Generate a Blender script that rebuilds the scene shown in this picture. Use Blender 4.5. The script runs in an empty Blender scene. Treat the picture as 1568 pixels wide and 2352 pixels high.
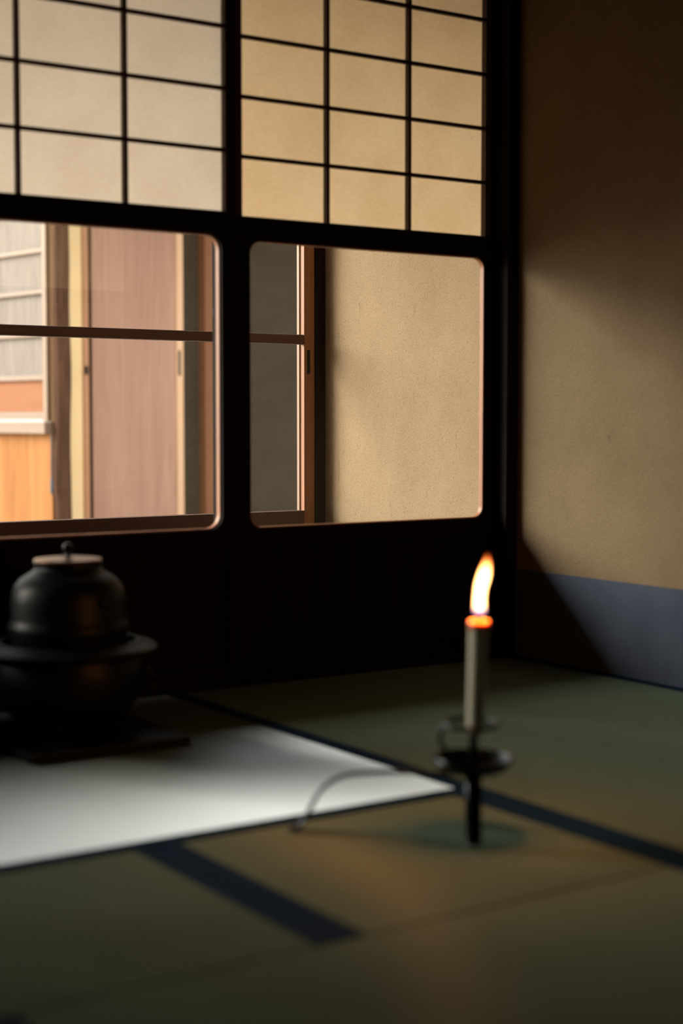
import bpy, bmesh, math, random
from mathutils import Vector, Matrix

random.seed(7)
S = bpy.context.scene
COL = S.collection
PI = math.pi

# ------------------------------------------------------------------ materials
def nmat(name):
    m = bpy.data.materials.new(name); m.use_nodes = True
    nt = m.node_tree; nt.nodes.clear()
    out = nt.nodes.new('ShaderNodeOutputMaterial')
    return m, nt, out

def N(nt, typ, **kw):
    n = nt.nodes.new(typ)
    for k, v in kw.items():
        if k.startswith('_'):
            setattr(n, k[1:], v)
        else:
            n.inputs[k.replace('__', ' ')].default_value = v
    return n

def ramp(nt, stops):
    r = nt.nodes.new('ShaderNodeValToRGB')
    e = r.color_ramp.elements
    while len(e) < len(stops): e.new(.5)
    for i, (p, c) in enumerate(stops):
        e[i].position = p; e[i].color = (*c, 1) if len(c) == 3 else c
    return r

def basic(name, c1, c2, rough=.5, scale=(8, 8, 8), noise=4, detail=6, bump=0, bumpscale=60, metal=0, spec=.5, coat=0):
    m, nt, out = nmat(name)
    L = nt.links.new
    tc = nt.nodes.new('ShaderNodeTexCoord')
    mp = nt.nodes.new('ShaderNodeMapping'); mp.inputs['Scale'].default_value = scale
    L(tc.outputs['Object'], mp.inputs['Vector'])
    no = N(nt, 'ShaderNodeTexNoise', Scale=noise, Detail=detail, Roughness=.6)
    L(mp.outputs['Vector'], no.inputs['Vector'])
    r = ramp(nt, [(.3, c1), (.7, c2)])
    L(no.outputs['Fac'], r.inputs['Fac'])
    b = nt.nodes.new('ShaderNodeBsdfPrincipled')
    b.inputs['Roughness'].default_value = rough
    b.inputs['Metallic'].default_value = metal
    b.inputs['Specular IOR Level'].default_value = spec
    b.inputs['Coat Weight'].default_value = coat
    L(r.outputs['Color'], b.inputs['Base Color'])
    if bump:
        n2 = N(nt, 'ShaderNodeTexNoise', Scale=bumpscale, Detail=8, Roughness=.65)
        L(tc.outputs['Object'] if scale[0] == scale[1] == scale[2] else mp.outputs['Vector'], n2.inputs['Vector'])
        bp = N(nt, 'ShaderNodeBump', Strength=bump, Distance=.002)
        L(n2.outputs['Fac'], bp.inputs['Height']); L(bp.outputs['Normal'], b.inputs['Normal'])
    L(b.outputs['BSDF'], out.inputs['Surface'])
    return m

def wood(name, c1, c2, axis='Z', rough=.5, k=1.0, spec=.4, figure=0.0):
    s = {'X': (.6, 14, 14), 'Y': (14, .6, 14), 'Z': (14, 14, .6)}[axis]
    m, nt, out = nmat(name)
    L = nt.links.new
    tc = nt.nodes.new('ShaderNodeTexCoord')
    mp = nt.nodes.new('ShaderNodeMapping'); mp.inputs['Scale'].default_value = tuple(v * k for v in s)
    L(tc.outputs['Object'], mp.inputs['Vector'])
    a = N(nt, 'ShaderNodeTexNoise', Scale=2.2, Detail=8, Roughness=.6, Distortion=.6 + figure)
    L(mp.outputs['Vector'], a.inputs['Vector'])
    f = N(nt, 'ShaderNodeTexNoise', Scale=14, Detail=4, Roughness=.6)
    L(mp.outputs['Vector'], f.inputs['Vector'])
    mx = nt.nodes.new('ShaderNodeMath'); mx.operation = 'MULTIPLY_ADD'
    mx.inputs[1].default_value = .35
    L(f.outputs['Fac'], mx.inputs[0]); 
    sc = nt.nodes.new('ShaderNodeMath'); sc.operation = 'MULTIPLY'; sc.inputs[1].default_value = .65
    L(a.outputs['Fac'], sc.inputs[0]); L(sc.outputs[0], mx.inputs[2])
    r = ramp(nt, [(.32, c1), (.68, c2)])
    L(mx.outputs[0], r.inputs['Fac'])
    b = nt.nodes.new('ShaderNodeBsdfPrincipled')
    b.inputs['Roughness'].default_value = rough
    b.inputs['Specular IOR Level'].default_value = spec
    L(r.outputs['Color'], b.inputs['Base Color'])
    bp = N(nt, 'ShaderNodeBump', Strength=.15, Distance=.001)
    L(mx.outputs[0], bp.inputs['Height']); L(bp.outputs['Normal'], b.inputs['Normal'])
    L(b.outputs['BSDF'], out.inputs['Surface'])
    return m

def plaster(name, c1, c2, bump=.5):
    m, nt, out = nmat(name)
    L = nt.links.new
    tc = nt.nodes.new('ShaderNodeTexCoord')
    big = N(nt, 'ShaderNodeTexNoise', Scale=5, Detail=6, Roughness=.6)
    fine = N(nt, 'ShaderNodeTexNoise', Scale=260, Detail=4, Roughness=.75)
    mid = N(nt, 'ShaderNodeTexNoise', Scale=60, Detail=6, Roughness=.7)
    mp = nt.nodes.new('ShaderNodeMapping'); mp.inputs['Scale'].default_value = (26, 26, 7)
    for n in (big, fine, mid): L(tc.outputs['Object'], n.inputs['Vector'])
    L(tc.outputs['Object'], mp.inputs['Vector'])
    # sparse trowel nicks, tall and thin
    nick = N(nt, 'ShaderNodeTexNoise', Scale=1.3, Detail=7, Roughness=.75, Distortion=1.0)
    L(mp.outputs['Vector'], nick.inputs['Vector'])
    nr = ramp(nt, [(.625, (0, 0, 0)), (.70, (1, 1, 1))]); L(nick.outputs['Fac'], nr.inputs['Fac'])
    r = ramp(nt, [(.3, c1), (.7, c2)]); L(big.outputs['Fac'], r.inputs['Fac'])
    sp = ramp(nt, [(.36, (.42, .39, .34)), (.5, (1, 1, 1)), (.68, (1.0, 1.0, 1.0))]); L(fine.outputs['Fac'], sp.inputs['Fac'])
    mul = nt.nodes.new('ShaderNodeMix'); mul.data_type = 'RGBA'; mul.blend_type = 'MULTIPLY'
    mul.inputs['Factor'].default_value = .7
    L(r.outputs['Color'], mul.inputs['A']); L(sp.outputs['Color'], mul.inputs['B'])
    ck = nt.nodes.new('ShaderNodeMix'); ck.data_type = 'RGBA'; ck.blend_type = 'MULTIPLY'
    ck.inputs['B'].default_value = (.74, .70, .64, 1)
    L(nr.outputs['Color'], ck.inputs['Factor']); L(mul.outputs['Result'], ck.inputs['A'])
    b = nt.nodes.new('ShaderNodeBsdfPrincipled'); b.inputs['Roughness'].default_value = .95
    b.inputs['Specular IOR Level'].default_value = .1
    L(ck.outputs['Result'], b.inputs['Base Color'])
    h = nt.nodes.new('ShaderNodeMath'); h.operation = 'MULTIPLY_ADD'; h.inputs[1].default_value = .5
    L(fine.outputs['Fac'], h.inputs[0]); L(mid.outputs['Fac'], h.inputs[2])
    h2 = nt.nodes.new('ShaderNodeMath'); h2.operation = 'MULTIPLY_ADD'; h2.inputs[1].default_value = -.7
    L(nr.outputs['Color'], h2.inputs[0]); L(h.outputs[0], h2.inputs[2])
    bp = N(nt, 'ShaderNodeBump', Strength=bump, Distance=.004)
    L(h2.outputs[0], bp.inputs['Height']); L(bp.outputs['Normal'], b.inputs['Normal'])
    L(b.outputs['BSDF'], out.inputs['Surface'])
    return m

def tatami_mat_material(name, c1, c2, spec, rough, aniso):
    """rush matting: the ribs run along local X, the rush stems along local Y;
    the waxy stems give an anisotropic sheen"""
    m, nt, out = nmat(name)
    L = nt.links.new
    tc = nt.nodes.new('ShaderNodeTexCoord')
    sx = nt.nodes.new('ShaderNodeSeparateXYZ'); L(tc.outputs['Object'], sx.inputs['Vector'])
    w = nt.nodes.new('ShaderNodeMath'); w.operation = 'MULTIPLY'; w.inputs[1].default_value = PI / .0145
    L(sx.outputs['Y'], w.inputs[0])
    s = nt.nodes.new('ShaderNodeMath'); s.operation = 'SINE'; L(w.outputs[0], s.inputs[0])
    ab = nt.nodes.new('ShaderNodeMath'); ab.operation = 'ABSOLUTE'; L(s.outputs[0], ab.inputs[0])
    mp = nt.nodes.new('ShaderNodeMapping'); mp.inputs['Scale'].default_value = (260, 18, 1)
    L(tc.outputs['Object'], mp.inputs['Vector'])
    st = N(nt, 'ShaderNodeTexNoise', Scale=1.5, Detail=4, Roughness=.6); L(mp.outputs['Vector'], st.inputs['Vector'])
    big = N(nt, 'ShaderNodeTexNoise', Scale=3, Detail=4); L(tc.outputs['Object'], big.inputs['Vector'])
    ad = nt.nodes.new('ShaderNodeMath'); ad.operation = 'MULTIPLY_ADD'; ad.inputs[1].default_value = .5
    L(st.outputs['Fac'], ad.inputs[0])
    hb = nt.nodes.new('ShaderNodeMath'); hb.operation = 'MULTIPLY'; hb.inputs[1].default_value = .5
    L(big.outputs['Fac'], hb.inputs[0]); L(hb.outputs[0], ad.inputs[2])
    r = ramp(nt, [(.35, c1), (.65, c2)]); L(ad.outputs[0], r.inputs['Fac'])
    gr = ramp(nt, [(0, (.50, .50, .48)), (.45, (1, 1, 1))]); L(ab.outputs[0], gr.inputs['Fac'])
    mul = nt.nodes.new('ShaderNodeMix'); mul.data_type = 'RGBA'; mul.blend_type = 'MULTIPLY'; mul.inputs['Factor'].default_value = .8
    L(r.outputs['Color'], mul.inputs['A']); L(gr.outputs['Color'], mul.inputs['B'])
    df = nt.nodes.new('ShaderNodeBsdfDiffuse'); L(mul.outputs['Result'], df.inputs['Color'])
    vt = nt.nodes.new('ShaderNodeVectorTransform'); vt.vector_type = 'VECTOR'; vt.convert_from = 'OBJECT'; vt.convert_to = 'WORLD'
    vt.inputs['Vector'].default_value = (0, 1, 0)
    gl = nt.nodes.new('ShaderNodeBsdfAnisotropic'); gl.distribution = 'GGX'
    gl.inputs['Color'].default_value = (.86, .93, 1.0, 1)
    gl.inputs['Roughness'].default_value = rough; gl.inputs['Anisotropy'].default_value = aniso
    L(vt.outputs['Vector'], gl.inputs['Tangent'])
    bp = N(nt, 'ShaderNodeBump', Strength=.5, Distance=.0012)
    L(ab.outputs[0], bp.inputs['Height'])
    L(bp.outputs['Normal'], df.inputs['Normal'])
    mix = nt.nodes.new('ShaderNodeMixShader'); mix.inputs['Fac'].default_value = spec
    L(df.outputs['BSDF'], mix.inputs[1]); L(gl.outputs['BSDF'], mix.inputs[2])
    L(mix.outputs['Shader'], out.inputs['Surface'])
    return m

def glass_material():
    m, nt, out = nmat('window_glass')
    L = nt.links.new
    lw = nt.nodes.new('ShaderNodeLayerWeight'); lw.inputs['Blend'].default_value = .5
    p = nt.nodes.new('ShaderNodeMath'); p.operation = 'POWER'; p.inputs[1].default_value = 5
    L(lw.outputs['Facing'], p.inputs[0])
    ma = nt.nodes.new('ShaderNodeMath'); ma.operation = 'MULTIPLY_ADD'; ma.inputs[1].default_value = .92; ma.inputs[2].default_value = .05
    L(p.outputs[0], ma.inputs[0])
    t = N(nt, 'ShaderNodeBsdfTransparent', Color=(.96, .975, .96, 1))
    g = N(nt, 'ShaderNodeBsdfGlossy', Roughness=.02, Color=(1, 1, 1, 1))
    mx = nt.nodes.new('ShaderNodeMixShader')
    L(ma.outputs[0], mx.inputs['Fac']); L(t.outputs[0], mx.inputs[1]); L(g.outputs[0], mx.inputs[2])
    L(mx.outputs[0], out.inputs['Surface'])
    return m

def washi_material(name, c1, c2):
    m, nt, out = nmat(name)
    L = nt.links.new
    tc = nt.nodes.new('ShaderNodeTexCoord')
    mp = nt.nodes.new('ShaderNodeMapping'); mp.inputs['Scale'].default_value = (34, 34, 95)
    mp.inputs['Rotation'].default_value = (0, .45, 0)
    L(tc.outputs['Object'], mp.inputs['Vector'])
    f = N(nt, 'ShaderNodeTexNoise', Scale=3.2, Detail=7, Roughness=.7, Distortion=.8); L(mp.outputs['Vector'], f.inputs['Vector'])
    big = N(nt, 'ShaderNodeTexNoise', Scale=7, Detail=3); L(tc.outputs['Object'], big.inputs['Vector'])
    r = ramp(nt, [(.39, c1), (.61, c2)])
    ad = nt.nodes.new('ShaderNodeMath'); ad.operation = 'MULTIPLY_ADD'; ad.inputs[1].default_value = .6
    L(f.outputs['Fac'], ad.inputs[0])
    h = nt.nodes.new('ShaderNodeMath'); h.operation = 'MULTIPLY'; h.inputs[1].default_value = .4
    L(big.outputs['Fac'], h.inputs[0]); L(h.outputs[0], ad.inputs[2])
    L(ad.outputs[0], r.inputs['Fac'])
    d = nt.nodes.new('ShaderNodeBsdfDiffuse'); t = nt.nodes.new('ShaderNodeBsdfTranslucent')
    L(r.outputs['Color'], d.inputs['Color']); L(r.outputs['Color'], t.inputs['Color'])
    mx = nt.nodes.new('ShaderNodeMixShader'); mx.inputs['Fac'].default_value = .35
    L(d.outputs[0], mx.inputs[1]); L(t.outputs[0], mx.inputs[2])
    L(mx.outputs[0], out.inputs['Surface'])
    return m

def wax_material():
    m, nt, out = nmat('candle_wax')
    b = nt.nodes.new('ShaderNodeBsdfPrincipled')
    b.inputs['Base Color'].default_value = (.42, .40, .31, 1)
    b.inputs['Roughness'].default_value = .45
    b.inputs['Subsurface Weight'].default_value = .35
    b.inputs['Subsurface Radius'].default_value = (1, .45, .15)
    b.inputs['Subsurface Scale'].default_value = .004
    nt.links.new(b.outputs[0], out.inputs['Surface'])
    return m

def molten_material():
    m, nt, out = nmat('molten_wax')
    b = nt.nodes.new('ShaderNodeBsdfPrincipled')
    b.inputs['Base Color'].default_value = (.38, .19, .07, 1)
    b.inputs['Roughness'].default_value = .25
    b.inputs['Subsurface Weight'].default_value = 1.0
    b.inputs['Subsurface Radius'].default_value = (1, .4, .1)
    b.inputs['Subsurface Scale'].default_value = .012
    nt.links.new(b.outputs[0], out.inputs['Surface'])
    return m

def flame_material(z0, z1):
    m, nt, out = nmat('flame')
    L = nt.links.new
    tc = nt.nodes.new('ShaderNodeTexCoord')
    sx = nt.nodes.new('ShaderNodeSeparateXYZ'); L(tc.outputs['Object'], sx.inputs['Vector'])
    mr = nt.nodes.new('ShaderNodeMapRange')
    mr.inputs['From Min'].default_value = z0; mr.inputs['From Max'].default_value = z1
    L(sx.outputs['Z'], mr.inputs['Value'])
    cr = ramp(nt, [(0, (.22, .12, .55)), (.07, (.50, .25, .50)), (.16, (1, .46, .16)), (.72, (1, .40, .11)), (.92, (1, .20, .03)), (1, (1, .10, .01))])
    L(mr.outputs[0], cr.inputs['Fac'])
    st = ramp(nt, [(0, (.012,) * 3), (.07, (.05,) * 3), (.22, (1,) * 3), (.72, (1,) * 3), (.90, (.35,) * 3), (1, (.16,) * 3)])
    L(mr.outputs[0], st.inputs['Fac'])
    mu = nt.nodes.new('ShaderNodeMath'); mu.operation = 'MULTIPLY'; mu.inputs[1].default_value = FLAME
    L(st.outputs['Color'], mu.inputs[0])
    em = nt.nodes.new('ShaderNodeEmission'); L(cr.outputs['Color'], em.inputs['Color']); L(mu.outputs[0], em.inputs['Strength'])
    L(em.outputs[0], out.inputs['Volume'])
    return m

# ---- tuning values
EXPOSURE = .88
SKY = .215
SUN = 5.1
GLOW = 2.0
FLAME = 800.0
CANDLE_W = 2.3

M = {}
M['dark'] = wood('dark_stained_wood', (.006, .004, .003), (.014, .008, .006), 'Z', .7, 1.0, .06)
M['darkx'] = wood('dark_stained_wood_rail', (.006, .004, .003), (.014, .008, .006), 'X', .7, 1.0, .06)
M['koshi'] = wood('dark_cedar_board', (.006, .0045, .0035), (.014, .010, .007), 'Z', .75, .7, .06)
M['bar'] = wood('lattice_wood', (.030, .014, .008), (.065, .030, .016), 'Z', .6)
M['barx'] = wood('lattice_wood_rail', (.030, .014, .008), (.065, .030, .016), 'X', .6)
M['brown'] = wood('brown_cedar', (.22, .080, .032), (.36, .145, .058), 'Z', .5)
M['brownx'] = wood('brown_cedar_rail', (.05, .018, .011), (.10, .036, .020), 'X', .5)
M['floorboard'] = wood('corridor_boards', (.05, .028, .015), (.10, .055, .03), 'X', .35)
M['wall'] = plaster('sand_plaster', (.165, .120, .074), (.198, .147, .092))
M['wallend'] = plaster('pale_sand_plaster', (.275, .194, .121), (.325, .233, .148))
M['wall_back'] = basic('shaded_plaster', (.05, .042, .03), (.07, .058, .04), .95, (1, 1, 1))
M['dado'] = basic('indigo_paper', (.042, .053, .080), (.056, .070, .103), .9, (1, 1, 1), 9, bump=.1, bumpscale=300, spec=.1)
M['ceil'] = wood('ceiling_boards', (.05, .035, .022), (.09, .06, .04), 'X', .7)
M['glass'] = glass_material()
M['washi'] = washi_material('tan_washi_paper', (.80, .57, .33), (.92, .70, .44))  # warm bounce off the end wall is put into the tan
M['washi_lit'] = washi_material('lit_washi_paper', (.83, .70, .555), (.94, .82, .675))  # more direct outside light is put into this paler tone
M['tatami'] = tatami_mat_material('dull_rush_matting', (.072, .098, .070), (.104, .138, .102), .03, .60, .60)
M['tatami_waxy'] = tatami_mat_material('waxy_rush_matting', (.066, .086, .060), (.096, .122, .086), .34, .50, .68)
M['heri'] = basic('navy_cloth', (.0015, .010, .026), (.003, .016, .038), .9, (400, 400, 400), 1, bump=.2, bumpscale=800, spec=.05)
M['iron'] = basic('cast_iron', (.0018, .003, .004), (.0045, .006, .008), .42, (1, 1, 1), 30, bump=.25, bumpscale=160, spec=.15)
M['lacquer'] = basic('black_lacquer', (.003, .003, .0035), (.005, .005, .006), .45, (1, 1, 1), 5, spec=.12)
M['bronze'] = basic('brown_bronze', (.22, .12, .065), (.33, .19, .11), .38, (1, 1, 1), 25, metal=.85)
M['darkmetal'] = basic('dark_bronze', (.008, .010, .013), (.017, .021, .025), .27, (1, 1, 1), 40, metal=.9)
M['wax'] = wax_material()
M['molten'] = molten_material()
M['wick'] = basic('charred_wick', (.01, .008, .006), (.03, .02, .015), .9)
M['pull'] = basic('pull_metal', (.006, .010, .013), (.012, .018, .022), .4, (1, 1, 1), metal=.6)
M['reddoor'] = wood('faded_red_cedar', (.34, .19, .145), (.48, .295, .235), 'Z', .55, .6, .3, 1.2)
M['palestile'] = wood('pale_cedar', (.19, .115, .072), (.235, .145, .095), 'Z', .5)
M['lightstile'] = wood('light_cedar', (.62, .39, .26), (.74, .48, .33), 'Z', .5)
M['postbrown'] = wood('brown_post_wood', (.15, .052, .022), (.23, .09, .04), 'Z', .6)
M['jamb'] = wood('jamb_cedar', (.36, .17, .09), (.48, .25, .15), 'Z', .5)
M['log_lit'] = wood('sunlit_log_tan', (.15, .085, .045), (.21, .125, .07), 'Z', .9, 1.0, .05)  # tan of the log's sunlit side
M['palestilex'] = wood('pale_cedar_rail', (.19, .118, .086), (.23, .15, .11), 'X', .5)
M['amber'] = wood('amber_boards', (.26, .11, .042), (.42, .20, .085), 'Z', .9, .5, .04)
M['orange'] = wood('orange_cedar_panel', (.28, .125, .072), (.35, .165, .10), 'X', .9, .5, .04)
M['log'] = wood('log_bark', (.034, .018, .014), (.150, .078, .052), 'Z', .95, .8, .05, 1.0)
M['yellow'] = basic('yellow_plaster', (.82, .62, .37), (.87, .68, .43), .95, (1, 1, 1), 6, bump=.15, bumpscale=200, spec=.1)
M['darkplaster'] = basic('dark_sand_plaster', (.032, .029, .022), (.048, .042, .033), .95, (1, 1, 3), 6, bump=.2, bumpscale=120, spec=.1)
M['reed'] = wood('reed_blind', (.085, .065, .058), (.26, .215, .195), 'Z', .7, 2.2)
M['cord'] = basic('indigo_cord', (.05, .08, .12), (.09, .13, .18), .8)
M['gravel'] = basic('courtyard_gravel', (.40, .36, .28), (.52, .47, .38), .95, (1, 1, 1), 9, bump=.6, bumpscale=60)
M['tile'] = basic('roof_tile', (.06, .065, .07), (.11, .115, .12), .6, (1, 1, 1), 9)
M['hedge'] = basic('hedge_leaves', (.015, .04, .012), (.06, .12, .035), .8, (1, 1, 1), 18, bump=1, bumpscale=30)

# ------------------------------------------------------------------ mesh helpers
class MB:
    def __init__(s): s.bm = bmesh.new()
    def box(s, x0, x1, y0, y1, z0, z1, bev=0):
        vs = [s.bm.verts.new(p) for p in ((x0, y0, z0), (x1, y0, z0), (x1, y1, z0), (x0, y1, z0), (x0, y0, z1), (x1, y0, z1), (x1, y1, z1), (x0, y1, z1))]
        fs = [s.bm.faces.new([vs[i] for i in q]) for q in ((3, 2, 1, 0), (4, 5, 6, 7), (0, 1, 5, 4), (1, 2, 6, 5), (2, 3, 7, 6), (3, 0, 4, 7))]
        if bev:
            es = list({e for f in fs for e in f.edges})
            bmesh.ops.bevel(s.bm, geom=es, offset=bev, segments=2, affect='EDGES', profile=.5)
        return s
    def lathe(s, prof, n=64, c=(0, 0), cap0=True, cap1=True):
        rings = []
        for r, z in prof:
            rings.append([s.bm.verts.new((c[0] + r * math.cos(2 * PI * i / n), c[1] + r * math.sin(2 * PI * i / n), z)) for i in range(n)])
        for a, b in zip(rings, rings[1:]):
            for i in range(n):
                s.bm.faces.new((a[i], a[(i + 1) % n], b[(i + 1) % n], b[i]))
        if cap0: s.bm.faces.new(rings[0][::-1])
        if cap1: s.bm.faces.new(rings[-1])
        return s
    def loft(s, sections, n=24):
        """sections: (centre xyz, radius) stacked horizontally"""
        rings = []
        for c, r in sections:
            rings.append([s.bm.verts.new((c[0] + r * math.cos(2 * PI * i / n), c[1] + r * math.sin(2 * PI * i / n), c[2])) for i in range(n)])
        for a, b in zip(rings, rings[1:]):
            for i in range(n):
                s.bm.faces.new((a[i], a[(i + 1) % n], b[(i + 1) % n], b[i]))
        s.bm.faces.new(rings[0][::-1]); s.bm.faces.new(rings[-1])
        return s
    def sweep(s, pts, w, t, side, closed=False, n=10, widths=None):
        """elliptic section w x t swept along pts; `side` is the width direction"""
        pts = [Vector(p) for p in pts]; side = Vector(side).normalized(); rings = []
        m = len(pts)
        for i, p in enumerate(pts):
            if closed: d = pts[(i + 1) % m] - pts[i - 1]
            else: d = pts[min(i + 1, m - 1)] - pts[max(i - 1, 0)]
            d.normalize()
            if side == Vector((9, 9, 9)).normalized(): sd = Vector((0, 0, 1))
            else: sd = side
            sd = (sd - d * sd.dot(d)).normalized(); up = d.cross(sd)
            k = widths[i] if widths else 1
            rings.append([s.bm.verts.new(p + sd * (w * k * math.cos(2 * PI * j / n)) + up * (t * k * math.sin(2 * PI * j / n))) for j in range(n)])
        rr = list(zip(rings, rings[1:])) + ([(rings[-1], rings[0])] if closed else [])
        for a, b in rr:
            for j in range(n):
                s.bm.faces.new((a[j], a[(j + 1) % n], b[(j + 1) % n], b[j]))
        if not closed:
            s.bm.faces.new(rings[0][::-1]); s.bm.faces.new(rings[-1])
        return s
    def poly_plate(s, outer, inner, y0, y1):
        """plate in XZ with one hole; outer and inner are equal-length loops"""
        n = len(outer)
        def ring(L, y): return [s.bm.verts.new((x, y, z)) for x, z in L]
        of, inf, ob, inb = ring(outer, y0), ring(inner, y0), ring(outer, y1), ring(inner, y1)
        for i in range(n):
            j = (i + 1) % n
            s.bm.faces.new((of[i], of[j], inf[j], inf[i]))
            s.bm.faces.new((ob[j], ob[i], inb[i], inb[j]))
            s.bm.faces.new((of[j], of[i], ob[i], ob[j]))
            s.bm.faces.new((inf[i], inf[j], inb[j], inb[i]))
        return s
    def quad(s, *p):
        s.bm.faces.new([s.bm.verts.new(q) for q in p]); return s
    def build(s, name, mat, parent=None, smooth=False, origin=None):
        bmesh.ops.recalc_face_normals(s.bm, faces=s.bm.faces)
        me = bpy.data.meshes.new(name)
        o = bpy.data.objects.new(name, me)
        if origin is not None:
            bmesh.ops.translate(s.bm, verts=s.bm.verts, vec=-Vector(origin)); o.location = origin
        s.bm.to_mesh(me); s.bm.free()
        me.materials.append(mat)
        if smooth:
            for p in me.polygons: p.use_smooth = True
            try: me.set_sharp_from_angle(angle=math.radians(38))
            except Exception: pass
        COL.objects.link(o)
        if parent: o.parent = parent
        return o

def box(x0, x1, y0, y1, z0, z1, bev=0): return MB().box(x0, x1, y0, y1, z0, z1, bev)
def thing(name, label, cat, loc=(0, 0, 0), rz=0, group=None):
    o = bpy.data.objects.new(name, None); COL.objects.link(o)
    o.location = loc; o.rotation_euler = (0, 0, rz); o.empty_display_size = .05
    o['label'] = label; o['category'] = cat
    if group: o['group'] = group
    return o
def tag(o, label, cat, group=None):
    o['label'] = label; o['category'] = cat
    if group: o['group'] = group
    return o
def struct(mb, name, mat, label=None, cat=None):
    o = mb.build(name, mat); o['kind'] = 'structure'
    if label: o['label'] = label
    if cat: o['category'] = cat
    return o

# ------------------------------------------------------------------ room shell
struct(box(-3.45, 0, -4.3, 0, -.10, -.05), 'floor', M['koshi'], 'dark floor under the tatami mats', 'floor')
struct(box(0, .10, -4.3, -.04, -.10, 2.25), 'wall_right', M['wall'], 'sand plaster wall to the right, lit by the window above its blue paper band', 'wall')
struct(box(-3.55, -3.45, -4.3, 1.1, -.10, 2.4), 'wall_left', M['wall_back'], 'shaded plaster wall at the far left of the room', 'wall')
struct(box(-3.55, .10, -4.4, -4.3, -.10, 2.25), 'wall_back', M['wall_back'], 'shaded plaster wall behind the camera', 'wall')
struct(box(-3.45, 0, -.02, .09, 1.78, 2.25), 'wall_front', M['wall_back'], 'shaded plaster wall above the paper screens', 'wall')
struct(box(-3.55, .30, -4.4, 1.10, 2.25, 2.32), 'ceiling', M['ceil'], 'dark board ceiling of the tea room', 'ceiling')
# indigo dado paper, two sheets butted
d = MB(); d.box(-.0016, 0, -.60, -.04, -.0, .211); d.box(-.0024, 0, -4.3, -.60, -.0, .211)
struct(d, 'baseboard_right', M['dado'], 'blue grey paper band along the foot of the plaster wall', 'wainscot')
# posts, threshold, head rail of the screens
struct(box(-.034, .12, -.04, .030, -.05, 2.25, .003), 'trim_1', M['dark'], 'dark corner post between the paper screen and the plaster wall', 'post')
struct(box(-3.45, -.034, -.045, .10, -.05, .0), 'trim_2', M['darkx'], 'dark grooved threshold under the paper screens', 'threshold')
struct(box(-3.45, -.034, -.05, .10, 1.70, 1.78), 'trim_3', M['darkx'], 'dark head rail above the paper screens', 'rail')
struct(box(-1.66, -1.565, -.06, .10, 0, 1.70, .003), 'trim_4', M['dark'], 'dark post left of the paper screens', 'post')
# corridor behind the screens
struct(box(-3.45, .108, .10, 1.08, -.06, -.005), 'floor_corridor', M['floorboard'], 'board floor of the corridor outside the paper screens', 'floor')
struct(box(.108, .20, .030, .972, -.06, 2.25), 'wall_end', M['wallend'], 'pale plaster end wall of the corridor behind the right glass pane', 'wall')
struct(box(.072, .20, .972, 1.06, -.06, 2.25, .004), 'trim_5', M['dark'], 'dark post between the glass door and the plaster end wall', 'post')
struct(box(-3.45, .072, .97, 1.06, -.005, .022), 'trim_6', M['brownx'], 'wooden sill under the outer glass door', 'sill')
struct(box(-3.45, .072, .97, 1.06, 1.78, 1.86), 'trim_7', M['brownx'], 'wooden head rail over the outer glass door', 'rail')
struct(box(-3.45, .072, .98, 1.05, 1.86, 2.25), 'wall_outer', M['wall'], 'plaster strip over the outer glass door', 'wall')

# eave over the corridor
ev = MB()
a = [(-5.0, 1.06, 2.40), (1.6, 1.06, 2.40), (1.6, 1.90, 2.05), (-5.0, 1.90, 2.05)]
vs0 = [ev.bm.verts.new(p) for p in a]; vs1 = [ev.bm.verts.new((p[0], p[1], p[2] + .07)) for p in a]
ev.bm.faces.new(vs0); ev.bm.faces.new(vs1[::-1])
for i in range(4): ev.bm.faces.new((vs0[i], vs0[(i + 1) % 4], vs1[(i + 1) % 4], vs1[i]))
struct(ev, 'roof_eave', M['ceil'], 'board eave over the outer glass door', 'eave')
rg = MB()
a = [(-5.0, -4.6, 3.1), (1.6, -4.6, 3.1), (1.6, -1.6, 3.6), (-5.0, -1.6, 3.6), (1.6, 1.06, 2.48), (-5.0, 1.06, 2.48)]
v_ = [rg.bm.verts.new(p) for p in a]; u_ = [rg.bm.verts.new((p[0], p[1], p[2] + .08)) for p in a]
for q in ((0, 1, 2, 3), (3, 2, 4, 5)):
    rg.bm.faces.new([v_[i] for i in q]); rg.bm.faces.new([u_[i] for i in q][::-1])
for i, j in ((0, 1), (1, 2), (2, 4), (4, 5), (5, 3), (3, 0)): rg.bm.faces.new((v_[i], v_[j], u_[j], u_[i]))
struct(rg, 'roof_main', M['tile'], 'unseen tiled roof above the tea room, built up to block low sky', 'roof')  # unseen, carried up to a ridge to block low sky

# ------------------------------------------------------------------ shoji screens
def rrect(x0, x1, z0, z1, r, k=8):
    pts = []
    for cx, cz, a0 in ((x1 - r, z1 - r, 0), (x0 + r, z1 - r, 90), (x0 + r, z0 + r, 180), (x1 - r, z0 + r, 270)):
        for i in range(k + 1):
            a = math.radians(a0 + 90 * i / k); pts.append((cx + r * math.cos(a), cz + r * math.sin(a)))
    return pts
def orect(x0, x1, z0, z1, inner):
    """outer loop points matched to the inner rounded loop"""
    cx, cz = (x0 + x1) / 2, (z0 + z1) / 2
    n = len(inner); k = n // 4; out = []
    cor = [(x1, z1), (x0, z1), (x0, z0), (x1, z0)]
    for q in range(4):
        X, Z = cor[q]
        for i in range(k):
            ix, iz = inner[q * k + i]; mid = (k - 1) / 2
            first_vertical = q in (0, 2)
            if i < mid: p = (X, iz) if first_vertical else (ix, Z)
            elif i > mid: p = (ix, Z) if first_vertical else (X, iz)
            else: p = (X, Z)
            out.append(p)
    return out

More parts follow.
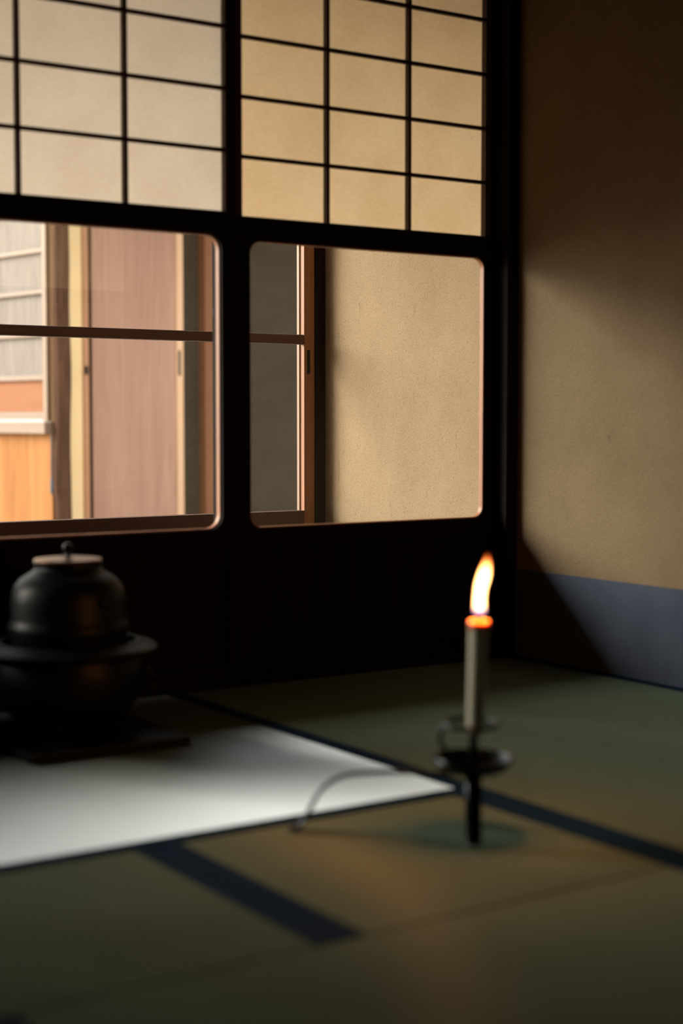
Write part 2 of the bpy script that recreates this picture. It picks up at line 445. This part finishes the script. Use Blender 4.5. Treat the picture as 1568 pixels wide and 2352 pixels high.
def shoji(label, x0, x1, y, cells, cellz, pane, zmid, gaps, pull=None, side_trim=.018, paper='washi', depth=.012):
    """x0..x1 outer width, y the front face; cells: x of lattice edges; cellz: z of horizontal bars"""
    T = .030
    root = thing('sliding_paper_screen', label, 'sliding screen', ((x0 + x1) / 2, y + T / 2, 0))
    ox, oy = root.location.x, root.location.y
    def part(mb, name, mat, smooth=False, par=None, off=(0, 0, 0)):
        bmesh.ops.translate(mb.bm, verts=mb.bm.verts, vec=(-ox - off[0], -oy - off[1], -off[2]))
        o = mb.build(name, mat, par or root, smooth); o.location = off
        return o
    sl, sr = cells[0] - side_trim, cells[-1] + side_trim
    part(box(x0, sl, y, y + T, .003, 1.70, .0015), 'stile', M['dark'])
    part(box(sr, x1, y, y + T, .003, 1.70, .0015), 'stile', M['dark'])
    # thin inner frame around the paper
    zt = cellz[-1]
    part(box(sl, cells[0], y + .004, y + .024, zmid, 1.655), 'inner_frame', M['bar'])
    part(box(cells[-1], sr, y + .004, y + .024, zmid, 1.655), 'inner_frame', M['bar'])
    part(box(sl, sr, y + .001, y + T - .001, 1.655, 1.70), 'top_rail', M['darkx'])
    # frame board with the rounded glass opening, reaching from the koshi rail up to the paper
    px0, px1, pz0, pz1, r = pane
    inn = rrect(px0, px1, pz0, pz1, r)
    mb = MB(); mb.poly_plate(orect(sl, sr, pz0 - .038, zmid, inn), inn, y + .002, y + depth)
    fb = part(mb, 'pane_frame', M['brownx'] if False else M['darkx'])
    # rounded bead around the glass
    ri = rrect(px0 + .003, px1 - .003, pz0 + .003, pz1 - .003, r - .003)
    bd = MB(); bd.poly_plate(inn, ri, y + depth - .007, y + depth + .006); part(bd, 'glazing_bead', M['brown'], par=None)
    gp = rrect(px0 + .002, px1 - .002, pz0 + .002, pz1 - .002, r - .002)
    g = MB(); g.bm.faces.new([g.bm.verts.new((a_, y + depth, b_)) for a_, b_ in gp]); part(g, 'glass_pane', M['glass'])
    # low board and bottom rail
    part(box(sl, sr, y + .010, y + .020, .045, pz0 - .038), 'lower_board', M['koshi'])
    part(box(sl, sr, y + .001, y + T - .001, .003, .045), 'bottom_rail', M['darkx'])
    # lattice
    for cx in cells[1:-1]:
        part(box(cx - .0042, cx + .0042, y + .006, y + .020, zmid, 1.655), 'lattice_bar', M['bar'])
    for cz in cellz:
        part(box(cells[0], cells[-1], y + .004, y + .014, cz - .0040, cz + .0040), 'lattice_bar', M['barx'])
    pp = MB(); pp.quad((cells[0], y + .0206, zmid), (cells[-1], y + .0206, zmid), (cells[-1], y + .0206, 1.655), (cells[0], y + .0206, 1.655))
    part(pp, 'paper', M[paper])
    if pull:
        px, za, zb = pull
        pm = MB(); pm.box(px - .005, px + .005, y - .0012, y + .004, za, zb, .0008)
        part(pm, 'finger_pull', M['pull'])
    return root

RZ = [1.0112 + .1274 * k for k in range(1, 6)]
shoji('tan paper and glass sliding screen beside the corner post, plaster wall behind its pane',
      -.800, -.002, 0.0, [-.740, -.517, -.291, -.0685], RZ, (-.723, -.069, .335, .961, .028), 1.0112, None, (-.028, .545, .614))
LZ = [1.0125 + .1285 * k for k in range(1, 6)]
shoji('paper and glass sliding screen, paper toned as directly lit, behind the kettle, reddish door behind its pane',
      -1.552, -.780, -.036, [-1.492, -1.261, -1.031, -.802], LZ, (-1.475, -.812, .339, .964, .032), 1.0125, None, None, .006, 'washi_lit', .018)
# the next bay to the left
shoji('paper and glass sliding screen just left of the dark post',
      -2.43, -1.664, -.036, [-2.37, -2.14, -1.91, -1.685], LZ, (-2.35, -1.70, .339, .964, .032), 1.0125, None, None, .006)
shoji('paper and glass sliding screen at the far left beyond the post',
      -3.43, -2.62, 0.0, [-3.37, -3.14, -2.91, -2.68], RZ, (-3.35, -2.70, .335, .961, .028), 1.0112, None, None)

# ------------------------------------------------------------------ outer glass door
def glass_door(label, x0, x1, y, stile, pull=True):
    T = .036
    root = thing('glass_sliding_door', label, 'glass door', ((x0 + x1) / 2, y + T / 2, .022))
    ox, oy, oz = root.location
    def part(mb, name, mat):
        bmesh.ops.translate(mb.bm, verts=mb.bm.verts, vec=(-ox, -oy, -oz)); return mb.build(name, mat, root)
    part(box(x0, x0 + stile, y, y + T, .024, 1.776, .001), 'stile', M['brown'])
    part(box(x1 - stile, x1, y, y + T, .024, 1.776, .001), 'stile', M['brown'])
    bd = MB()
    for s_, e_ in ((x0 + stile, x0 + stile + .004), (x1 - stile - .004, x1 - stile)):
        bd.box(s_, e_, y + .022, y + T - .002, .30, 1.73)
    part(bd, 'glazing_bead', M['palestile'])
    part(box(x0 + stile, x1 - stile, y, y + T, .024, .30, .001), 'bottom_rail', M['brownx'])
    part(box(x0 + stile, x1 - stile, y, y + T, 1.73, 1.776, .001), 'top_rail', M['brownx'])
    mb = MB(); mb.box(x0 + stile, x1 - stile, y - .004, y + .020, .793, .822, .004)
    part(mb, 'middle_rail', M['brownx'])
    g = MB(); g.quad((x0 + stile, y + .021, .30), (x1 - stile, y + .021, .30), (x1 - stile, y + .021, 1.73), (x0 + stile, y + .021, 1.73))
    part(g, 'glass_pane', M['glass'])
    if pull:
        part(box(x1 - .0255, x1 - .0155, y - .001, y + .004, .706, .777, .0006), 'finger_pull', M['pull'])
    return root
glass_door('brown framed glass door with a middle rail, seen through the paper screens', -1.13, .071, .975, .036)

# ------------------------------------------------------------------ tatami mats
def tatami(label, x0, x1, y0, y1, along, borders, face='tatami'):
    """along 'x' or 'y' = direction of the ribs and the cloth borders; borders: which long edges carry cloth ('lo','hi')"""
    cx, cy = (x0 + x1) / 2, (y0 + y1) / 2
    L_, W_ = (x1 - x0, y1 - y0) if along == 'x' else (y1 - y0, x1 - x0)
    g = .0012
    root = thing('tatami_mat', label, 'tatami mat', (cx, cy, -.05), 0 if along == 'x' else PI / 2)
    H = .033
    lo = H if 'lo' in borders else 0; hi = H if 'hi' in borders else 0
    # local: x along the ribs. rotated 90 deg: local y points to -world x
    box(-L_ / 2 + g, L_ / 2 - g, -W_ / 2 + g, W_ / 2 - g, 0, .0496, .0015).build('woven_face', M[face], root)
    for s_, on in ((-1, lo), (1, hi)):
        if on:
            a_, b_ = (-W_ / 2 + g, -W_ / 2 + H) if s_ < 0 else (W_ / 2 - H, W_ / 2 - g)
            box(-L_ / 2 + g, L_ / 2 - g, a_ - (.0004 if s_ < 0 else 0), b_ + (.0004 if s_ > 0 else 0), .010, .0506, .0004).build('cloth_border', M['heri'], root)
    return root
# for along 'y': local +y = world -x, so 'hi' is the west edge, 'lo' the east edge
tatami('pale gleaming tatami mat under the black brazier and board', -2.863, -.955, -1.057, -.047, 'x', ('lo',), 'tatami_waxy')
tatami('long olive tatami mat along the foot of the blue papered wall', -.953, -.003, -1.955, -.047, 'y', ('lo', 'hi'))
tatami('small tatami mat under the lit candlestick', -1.495, -.955, -1.508, -1.058, 'y', ('lo', 'hi'))
tatami('dark green tatami mat left of the wide navy border strip', -2.45, -1.497, -1.508, -1.058, 'y', ('lo',))
tatami('dark tatami mat nearest the camera across the bottom of the view', -1.91, -.955, -3.42, -1.508, 'y', ('lo', 'hi'))
tatami('dark tatami mat at the bottom left corner of the view', -2.865, -1.912, -3.42, -1.508, 'y', ('lo',))

# ------------------------------------------------------------------ brazier, board, kettle
KX, KY = -1.308, -.350
b = box(-.15, .15, -.15, .15, .001, .015, .002).build('brazier_board', M['lacquer'])
b.location = (-1.298, -.360, 0)
tag(b, 'square black lacquer board on the pale mat under the brazier', 'board')
fu = thing('brazier', 'round black brazier with a wide flat rim, standing on the square board', 'brazier', (KX, KY, .015))
prof = [(.085, .022), (.100, .030), (.118, .050), (.131, .080), (.135, .105), (.131, .128), (.128, .138), (.150, .144), (.157, .149), (.158, .153), (.154, .157), (.132, .160), (.126, .166), (.121, .166), (.119, .160), (.119, .135), (.112, .10), (.09, .06), (.04, .045)]
MB().lathe(prof, 72).build('bowl', M['iron'], fu, True)
for k in range(3):
    an = math.radians(90 + 120 * k + 20)
    MB().loft([((.082 * math.cos(an), .082 * math.sin(an), 0), .014), ((.084 * math.cos(an), .084 * math.sin(an), .012), .017), ((.084 * math.cos(an), .084 * math.sin(an), .034), .022)], 16).build('foot', M['iron'], fu, True)
for s_ in (-1, 1):
    ax = Vector((.83 * s_, -.557 * s_, 0)); c = ax * .141 + Vector((0, 0, .100))
    lug = MB()
    lug.loft([((c.x, c.y, .094), .006), ((c.x, c.y, .104), .010), ((c.x, c.y, .116), .008)], 12)
    lo = lug.build('ring_lug', M['iron'], fu, True)
    rr = [c + ax * (.008 + .004) + Vector((ax.y, -ax.x, 0)) * (.020 * math.cos(t)) + Vector((0, 0, -.018 + .020 * math.sin(t))) for t in [2 * PI * i / 24 for i in range(24)]]
    MB().sweep(rr, .0022, .0022, (ax.x, ax.y, 0), True, 8).build('carrying_ring', M['iron'], fu, True)
ke = thing('kettle', 'bell shaped cast iron kettle with a brown bronze lid, sitting in the brazier', 'kettle', (KX, KY, .150))
kp = [(.050, -.060), (.085, -.045), (.098, -.020), (.101, .010), (.1035, .030), (.106, .042), (.109, .052), (.109, .060), (.105, .066), (.1035, .075), (.1035, .100), (.101, .118), (.096, .130), (.087, .141), (.074, .149), (.064, .155), (.060, .161), (.0595, .166), (.062, .170), (.059, .172), (.055, .170)]
kp = [(r_ * .985, z_) for r_, z_ in kp]
MB().lathe(kp, 72).build('kettle_body', M['iron'], ke, True)
lid = MB().lathe([(.052, .169), (.059, .171), (.0605, .174), (.059, .1765), (.046, .178), (.025, .1795), (.004, .180)], 64).build('lid', M['bronze'], ke, True)
MB().lathe([(.006, .179), (.004, .182), (.0035, .187), (.007, .190), (.0095, .195), (.0085, .200), (.0045, .204), (.001, .205)], 24).build('lid_knob', M['darkmetal'], lid, True)
for s_ in (-1, 1):
    ax = Vector((.2 * s_, -.98 * s_, 0)).normalized(); c = ax * .103 + Vector((0, 0, .105))
    MB().loft([((c.x, c.y, .096), .004), ((c.x, c.y, .102), .009), ((c.x, c.y, .110), .009), ((c.x, c.y, .116), .004)], 14).build('handle_lug', M['iron'], ke, True)

# ------------------------------------------------------------------ candlestick
PX, PY = -1.1045, -1.252
cs = thing('candlestick', 'dark metal hand candlestick with a drip pan and long curved handle foot', 'candlestick', (PX, PY, 0))
pan = [(.010, .0855), (.024, .086), (.036, .0885), (.046, .094), (.052, .101), (.0550, .1055), (.0562, .1085), (.0550, .1105), (.0528, .1100), (.0495, .1045), (.044, .0985), (.035, .0935), (.022, .0915), (.008, .0912)]
MB().lathe(pan, 72).build('drip_pan', M['darkmetal'], cs, True)
MB().lathe([(.0105, .090), (.0085, .097), (.0068, .104), (.0064, .125), (.0064, .1405), (.003, .1410)], 24).build('spike', M['darkmetal'], cs, True)
hd = Vector((-.779, .627, 0)); hs = Vector((.627, .779, 0))
path = [(.018, .0850), (.052, .0862), (.085, .0862), (.113, .0858), (.143, .0845), (.165, .0830), (.1796, .0800), (.193, .0745), (.2041, .0665), (.2120, .0585), (.2180, .0500), (.2255, .0355), (.2305, .0255), (.2350, .0165), (.2405, .0090), (.2470, .0045), (.2540, .0035)]
def fine(path, k=5):
    out = []
    for i in range(len(path) - 1):
        p0, p1, p2, p3 = path[max(i - 1, 0)], path[i], path[i + 1], path[min(i + 2, len(path) - 1)]
        for j in range(k):
            t = j / k
            out.append(tuple(.5 * (2 * b_ + (c_ - a_) * t + (2 * a_ - 5 * b_ + 4 * c_ - d_) * t * t + (3 * b_ - a_ - 3 * c_ + d_) * t ** 3) for a_, b_, c_, d_ in zip(p0, p1, p2, p3)))
    return out + [path[-1]]
hp = [hd * a_ + Vector((0, 0, z_)) for a_, z_ in fine(path)]
MB().sweep(hp, .0074, .0032, hs, widths=[1 + .25 * max(0, (i / len(hp)) - .5) for i in range(len(hp))]).build('handle', M['darkmetal'], cs, True)
for sgn in (-1, 1):
    ld = Vector((-.613, -.790, 0)) * (1 if sgn < 0 else -1); ls = Vector((.790, -.613, 0))
    lp = [(.012, .0880), (.022, .0850), (.032, .0800), (.042, .0650), (.050, .0450), (.056, .0250), (.061, .0110), (.0655, .0040)]
    MB().sweep([ld * a_ + Vector((0, 0, z_)) for a_, z_ in fine(lp)], .0108, .0040, ls).build('leg', M['darkmetal'], cs, True)
# ring that steadies the candle, on its curved arm
rc = Vector((-.0035, .0024, .156)); R0 = .0375
MB().sweep([rc + Vector((R0 * math.cos(t), R0 * math.sin(t), 0)) for t in [2 * PI * i / 48 for i in range(48)]], .0036, .0036, (0, 0, 1), True, 10).build('candle_ring', M['darkmetal'], cs, True)
lf = Vector((-.8307, .5568, 0))
arm = [(.0390, .1555), (.0440, .1490), (.0460, .1390), (.0440, .1285), (.0375, .1190), (.0290, .1120), (.0215, .1035), (.0180, .0920)]
MB().sweep([lf * a_ + Vector((0, 0, z_)) for a_, z_ in fine(arm)], .0042, .0032, (lf.y, -lf.x, 0)).build('ring_arm', M['darkmetal'], cs, True)

# candle (stands on the spike)
CB, CT = Vector((-1.1032, -1.2530, .141)), Vector((-1.0992, -1.2558, .302))
ca = thing('candle', 'lit cream candle leaning slightly in the candlestick', 'candle', CB)
ax = (CT - CB)
def cax(t): return ax * t
MB().loft([(cax(0), .0095), (cax(.01), .0112), (cax(.5), .0122), (cax(.93), .0134)], 40).build('wax_body', M['wax'], ca, True)
MB().loft([(cax(.905), .0132), (cax(.925), .0143), (cax(.95), .0148), (cax(.975), .0144), (cax(.988), .0130), (cax(.983), .0105), (cax(.965), .0070)], 40).build('molten_rim', M['molten'], ca, True)
MB().loft([(cax(.965), .0030), (cax(1.0), .0028), (cax(1.04), .0022)], 12).build('wick', M['wick'], ca, True)
rv = Vector((.8307, -.5568, 0)); pxm = .000601
fl = [(1416, 1101, 14), (1412, 1101, 19), (1405, 1101, 19.5), (1395, 1101, 18.8), (1378, 1101, 17.8), (1364, 1102, 17.8), (1351, 1103.5, 18.3), (1340, 1106, 19), (1331, 1108.5, 19.3), (1319, 1111.5, 18.6), (1307, 1114, 16.8), (1297, 1116, 14.6), (1287, 1117.5, 11.8), (1280, 1118, 8.8), (1275, 1118.3, 5.5), (1273, 1118.5, 1.2)]
secs = []
for yy, cc, hh in fl:
    P = Vector((-1.0992, -1.2558, 0)) + rv * ((cc - 1100) * pxm) + Vector((0, 0, .3078 - (yy - 1412) * pxm))
    secs.append((P - CB, max(hh - 5.8, hh * .4) * pxm))
MB().loft(secs, 32).build('flame', flame_material(secs[0][0].z, secs[-1][0].z), ca, True)
lt = bpy.data.lights.new('candle_light', 'POINT'); lt.energy = CANDLE_W; lt.color = (1, .34, .08); lt.shadow_soft_size = .010
lo = bpy.data.objects.new('candle_light', lt); lo.location = (-1.0960, -1.2580, .345); COL.objects.link(lo)

# ------------------------------------------------------------------ courtyard and the house across it
struct(box(-9, 9, 1.10, 12, -.60, -.45), 'ground', M['gravel'], 'pale gravel courtyard ground', 'ground')
nb = thing('neighbouring_house', 'wooden house across the courtyard, seen through both glass panes', 'house', (1.0, 5.0, -.45))
def hp_(mb, name, mat, parent=None, smooth=False, base=(1.0, 5.0, -.45)):
    bmesh.ops.translate(mb.bm, verts=mb.bm.verts, vec=(-base[0], -base[1], -base[2]))
    return mb.build(name, mat, parent or nb, smooth)
lp = MB(); nn = 40
for k in range(2): pass
secs = []
for i in range(25):
    z_ = -.45 + i * .12
    secs.append(((1.008 + .003 * math.sin(i * .7), 4.968 + .004 * math.cos(i), z_), .0455 + .002 * math.sin(i * 1.3)))
lp.loft(secs, 28); o = hp_(lp, 'log_post', M['log'], smooth=True); o['label'] = 'dark brown natural log post'
hp_(box(1.055, 1.152, 5.0, 5.08, -.45, 2.45), 'plaster_strip', M['yellow'])['label'] = 'bright yellow plaster strip'
jb = hp_(box(1.144, 1.177, 4.985, 5.08, -.45, 2.45, .003), 'door_jamb', M['jamb'])
hp_(MB().lathe([(.004, 0), (.010, .004), (.010, .010), (.004, .014)], 16).build and MB().box(1.149, 1.166, 4.970, 4.986, .812, .858, .005), 'latch', M['pull'], jb, base=(0, 0, 0))
jb.children[0].location = (0, 0, 0); jb.children[0].parent = jb
for v in jb.children[0].data.vertices: v.co -= Vector((1.0, 5.0, -.45))
hp_(box(1.170, 1.232, 5.07, 5.10, -.45, 2.45), 'recess_board', M['darkplaster'])
hp_(box(1.788, 1.926, 5.10, 5.16, -.45, 2.45), 'dark_plaster_wall', M['darkplaster'])
hp_(box(1.926, 1.984, 5.02, 5.16, -.45, 2.45, .004), 'brown_post', M['postbrown'])
hp_(box(1.984, 4.2, 5.10, 5.16, -.45, 2.45), 'dark_plaster_wall', M['darkplaster'])
hp_(box(1.996, 2.05, 5.085, 5.10, 1.16, 1.218), 'wall_bracket', M['tile'])
# red brown sliding door
dr = thing('wooden_sliding_door', 'faded red brown board door with a dark slot pull, across the courtyard', 'door', (1.495, 5.045, -.40))
def dp(mb, name, mat):
    bmesh.ops.translate(mb.bm, verts=mb.bm.verts, vec=(-1.495, -5.045, .40)); return mb.build(name, mat, dr)
dp(box(1.222, 1.745, 5.040, 5.060, -.40, 2.30), 'board_panel', M['reddoor'])
dp(box(1.745, 1.789, 5.030, 5.065, -.40, 2.30, .002), 'stile', M['lightstile'])
dp(box(1.755, 1.770, 5.027, 5.034, .815, .960, .002), 'finger_pull', M['pull'])
# side wall with lattice window, slightly turned, running away to the left
SW = Vector((.957, 5.00, 0)); sd = Vector((-.16, 1.0, 0)).normalized(); ang = math.atan2(sd.y, sd.x)
# local frame: x along the wall (away), y = into the house (negative y faces the courtyard side)
def wp(mb, name, mat, z=-.45, label=None, parent=None):
    """part of the turned side wall"""
    o = mb.build(name, mat, parent or nb)
    if not parent:
        o.location = (SW.x - 1.0, SW.y - 5.0, z + .45); o.rotation_euler = (0, 0, ang)
    if label: o['label'] = label
    return o
wp(box(0, 4.0, -.06, 0, 0, .935), 'amber_boards', M['amber'], label='amber vertical boards')
wp(box(-.0, 4.0, -.06, .045, .935, 1.000, .003), 'ledge', M['palestilex'], label='pale wooden ledge')
wp(box(0, 4.0, -.06, 0, 2.28, 2.55), 'upper_wall', M['yellow'])
wp(box(.66, 4.0, -.06, 0, 1.0, 2.28), 'upper_wall', M['yellow'])
wp(box(.002, .0145, -.06, -.012, 1.0, 2.28), 'window_recess', M['darkplaster'])
wp(box(-.022, .002, -.06, .0, 1.0, 2.28), 'log_lit_edge', M['log_lit'])  # sunlit left edge of the log, put in as a separate tan strip
W0, W1 = .014, .700
lw_ = wp(box(W0 + .040, W1 - .040, -.016, -.010, .256, 1.64), 'lattice_window', M['reed'], .552, 'grey reed lattice window with pale bars')
wp(box(W0, W0 + .042, -.02, .018, .0, 1.70, .002), 'stile', M['palestile'], parent=lw_)
wp(box(W1 - .060, W1, -.02, .018, .0, 1.70, .002), 'stile', M['palestile'], parent=lw_)
for za, zb in ((.012, .052), (.228, .256), (.468, .490), (.700, .722), (.925, .947), (1.155, 1.177), (1.385, 1.407), (1.63, 1.70)):
    wp(box(W0 + .040, W1 - .040, -.018, .012, za, zb, .001), 'rail', M['palestilex'], parent=lw_)
wp(box(W0 + .040, W1 - .040, -.016, -.008, .052, .228), 'lower_panel', M['orange'], label='orange cedar lower panel', parent=lw_)
# hanging cord
cd = MB()
cd.sweep([(0, 0, .0), (.001, 0, -.08), (-.001, 0, -.18), (.0, 0, -.235)], .004, .004, (1, 0, 0), n=8)
cd.loft([((0, 0, -.33), .004), ((0, 0, -.315), .008), ((0, 0, -.27), .009), ((0, 0, -.24), .005), ((0, 0, -.225), .003)], 12)
c_ = cd.build('hanging_cord', M['cord'], None, True); c_.location = (.938, 4.962, .484)
tag(c_, 'dark blue cord with a tassel hanging below the pale ledge beside the log post', 'cord')
# unseen roof of the house, eave deepened to cut skylight on its front
rf = MB()
a = [(-.9, 3.75, 2.30), (4.6, 3.75, 2.30), (4.6, 6.6, 3.5), (-.9, 6.6, 3.5)]
v0 = [rf.bm.verts.new(p) for p in a]; v1 = [rf.bm.verts.new((p[0], p[1], p[2] + .10)) for p in a]
rf.bm.faces.new(v0); rf.bm.faces.new(v1[::-1])
for i in range(4): rf.bm.faces.new((v0[i], v0[(i + 1) % 4], v1[(i + 1) % 4], v1[i]))
hp_(rf, 'roof', M['tile'])

# ------------------------------------------------------------------ sky
w = bpy.data.worlds.new('sky'); S.world = w; w.use_nodes = True
nt = w.node_tree; nt.nodes.clear()
wo = nt.nodes.new('ShaderNodeOutputWorld'); bg = nt.nodes.new('ShaderNodeBackground')
sky = nt.nodes.new('ShaderNodeTexSky'); sky.sky_type = 'NISHITA'; sky.sun_disc = False
sky.sun_elevation = math.radians(28); sky.sun_rotation = math.radians(200); sky.air_density = 1.0; sky.dust_density = 3.0
mx = nt.nodes.new('ShaderNodeMix'); mx.data_type = 'RGBA'; mx.inputs['Factor'].default_value = .7
mx.inputs['B'].default_value = (6.2, 5.7, 4.9, 1)
nt.links.new(sky.outputs[0], mx.inputs['A']); nt.links.new(mx.outputs['Result'], bg.inputs['Color'])
bg.inputs['Strength'].default_value = SKY
nt.links.new(bg.outputs[0], wo.inputs['Surface'])

# hazy, very soft sun low over the garden, behind and to the left of the screens
sl_ = bpy.data.lights.new('hazy_sun', 'SUN'); sl_.energy = SUN; sl_.angle = math.radians(34); sl_.color = (1, .93, .80)
so_ = bpy.data.objects.new('hazy_sun', sl_); COL.objects.link(so_)
e_ = math.radians(25); az = Vector((-.68, .733, 0)).normalized()
so_.rotation_euler = (az * math.cos(e_) + Vector((0, 0, math.sin(e_)))).to_track_quat('Z', 'Y').to_euler()
so_.location = (-6, 6, 4)
# the bright haze along the horizon under it
gl_ = bpy.data.lights.new('horizon_glow', 'SUN'); gl_.energy = GLOW; gl_.angle = math.radians(62); gl_.color = (1, .90, .76)
go_ = bpy.data.objects.new('horizon_glow', gl_); COL.objects.link(go_)
e_ = math.radians(6); az = Vector((-.62, .785, 0)).normalized()
go_.rotation_euler = (az * math.cos(e_) + Vector((0, 0, math.sin(e_)))).to_track_quat('Z', 'Y').to_euler()
go_.location = (-6, 6, 2)

# ------------------------------------------------------------------ camera
cam = bpy.data.cameras.new('camera'); co = bpy.data.objects.new('camera', cam); COL.objects.link(co)
R = Matrix(((0.8306707, 0.0341462, -0.5557160), (-0.5567640, 0.0514822, -0.8290738), (0.0002997, 0.9980900, 0.0617761)))
mw = R.to_4x4(); mw.translation = Vector((-2.43108, -2.90298, .58)); co.matrix_world = mw
cam.sensor_fit = 'VERTICAL'; cam.sensor_height = 36; cam.sensor_width = 24
cam.lens = 3542.23 * 36 / 2352
cam.clip_start = .05; cam.clip_end = 100
cam.dof.use_dof = True; cam.dof.focus_distance = 4.5; cam.dof.aperture_fstop = 2.0
S.camera = co

S.view_settings.view_transform = 'Standard'; S.view_settings.look = 'None'
S.view_settings.exposure = EXPOSURE; S.view_settings.gamma = 1; S.view_settings.use_curve_mapping = False
S.cycles.max_bounces = 14; S.cycles.diffuse_bounces = 7; S.cycles.glossy_bounces = 5
S.cycles.transparent_max_bounces = 16; S.cycles.use_denoising = True
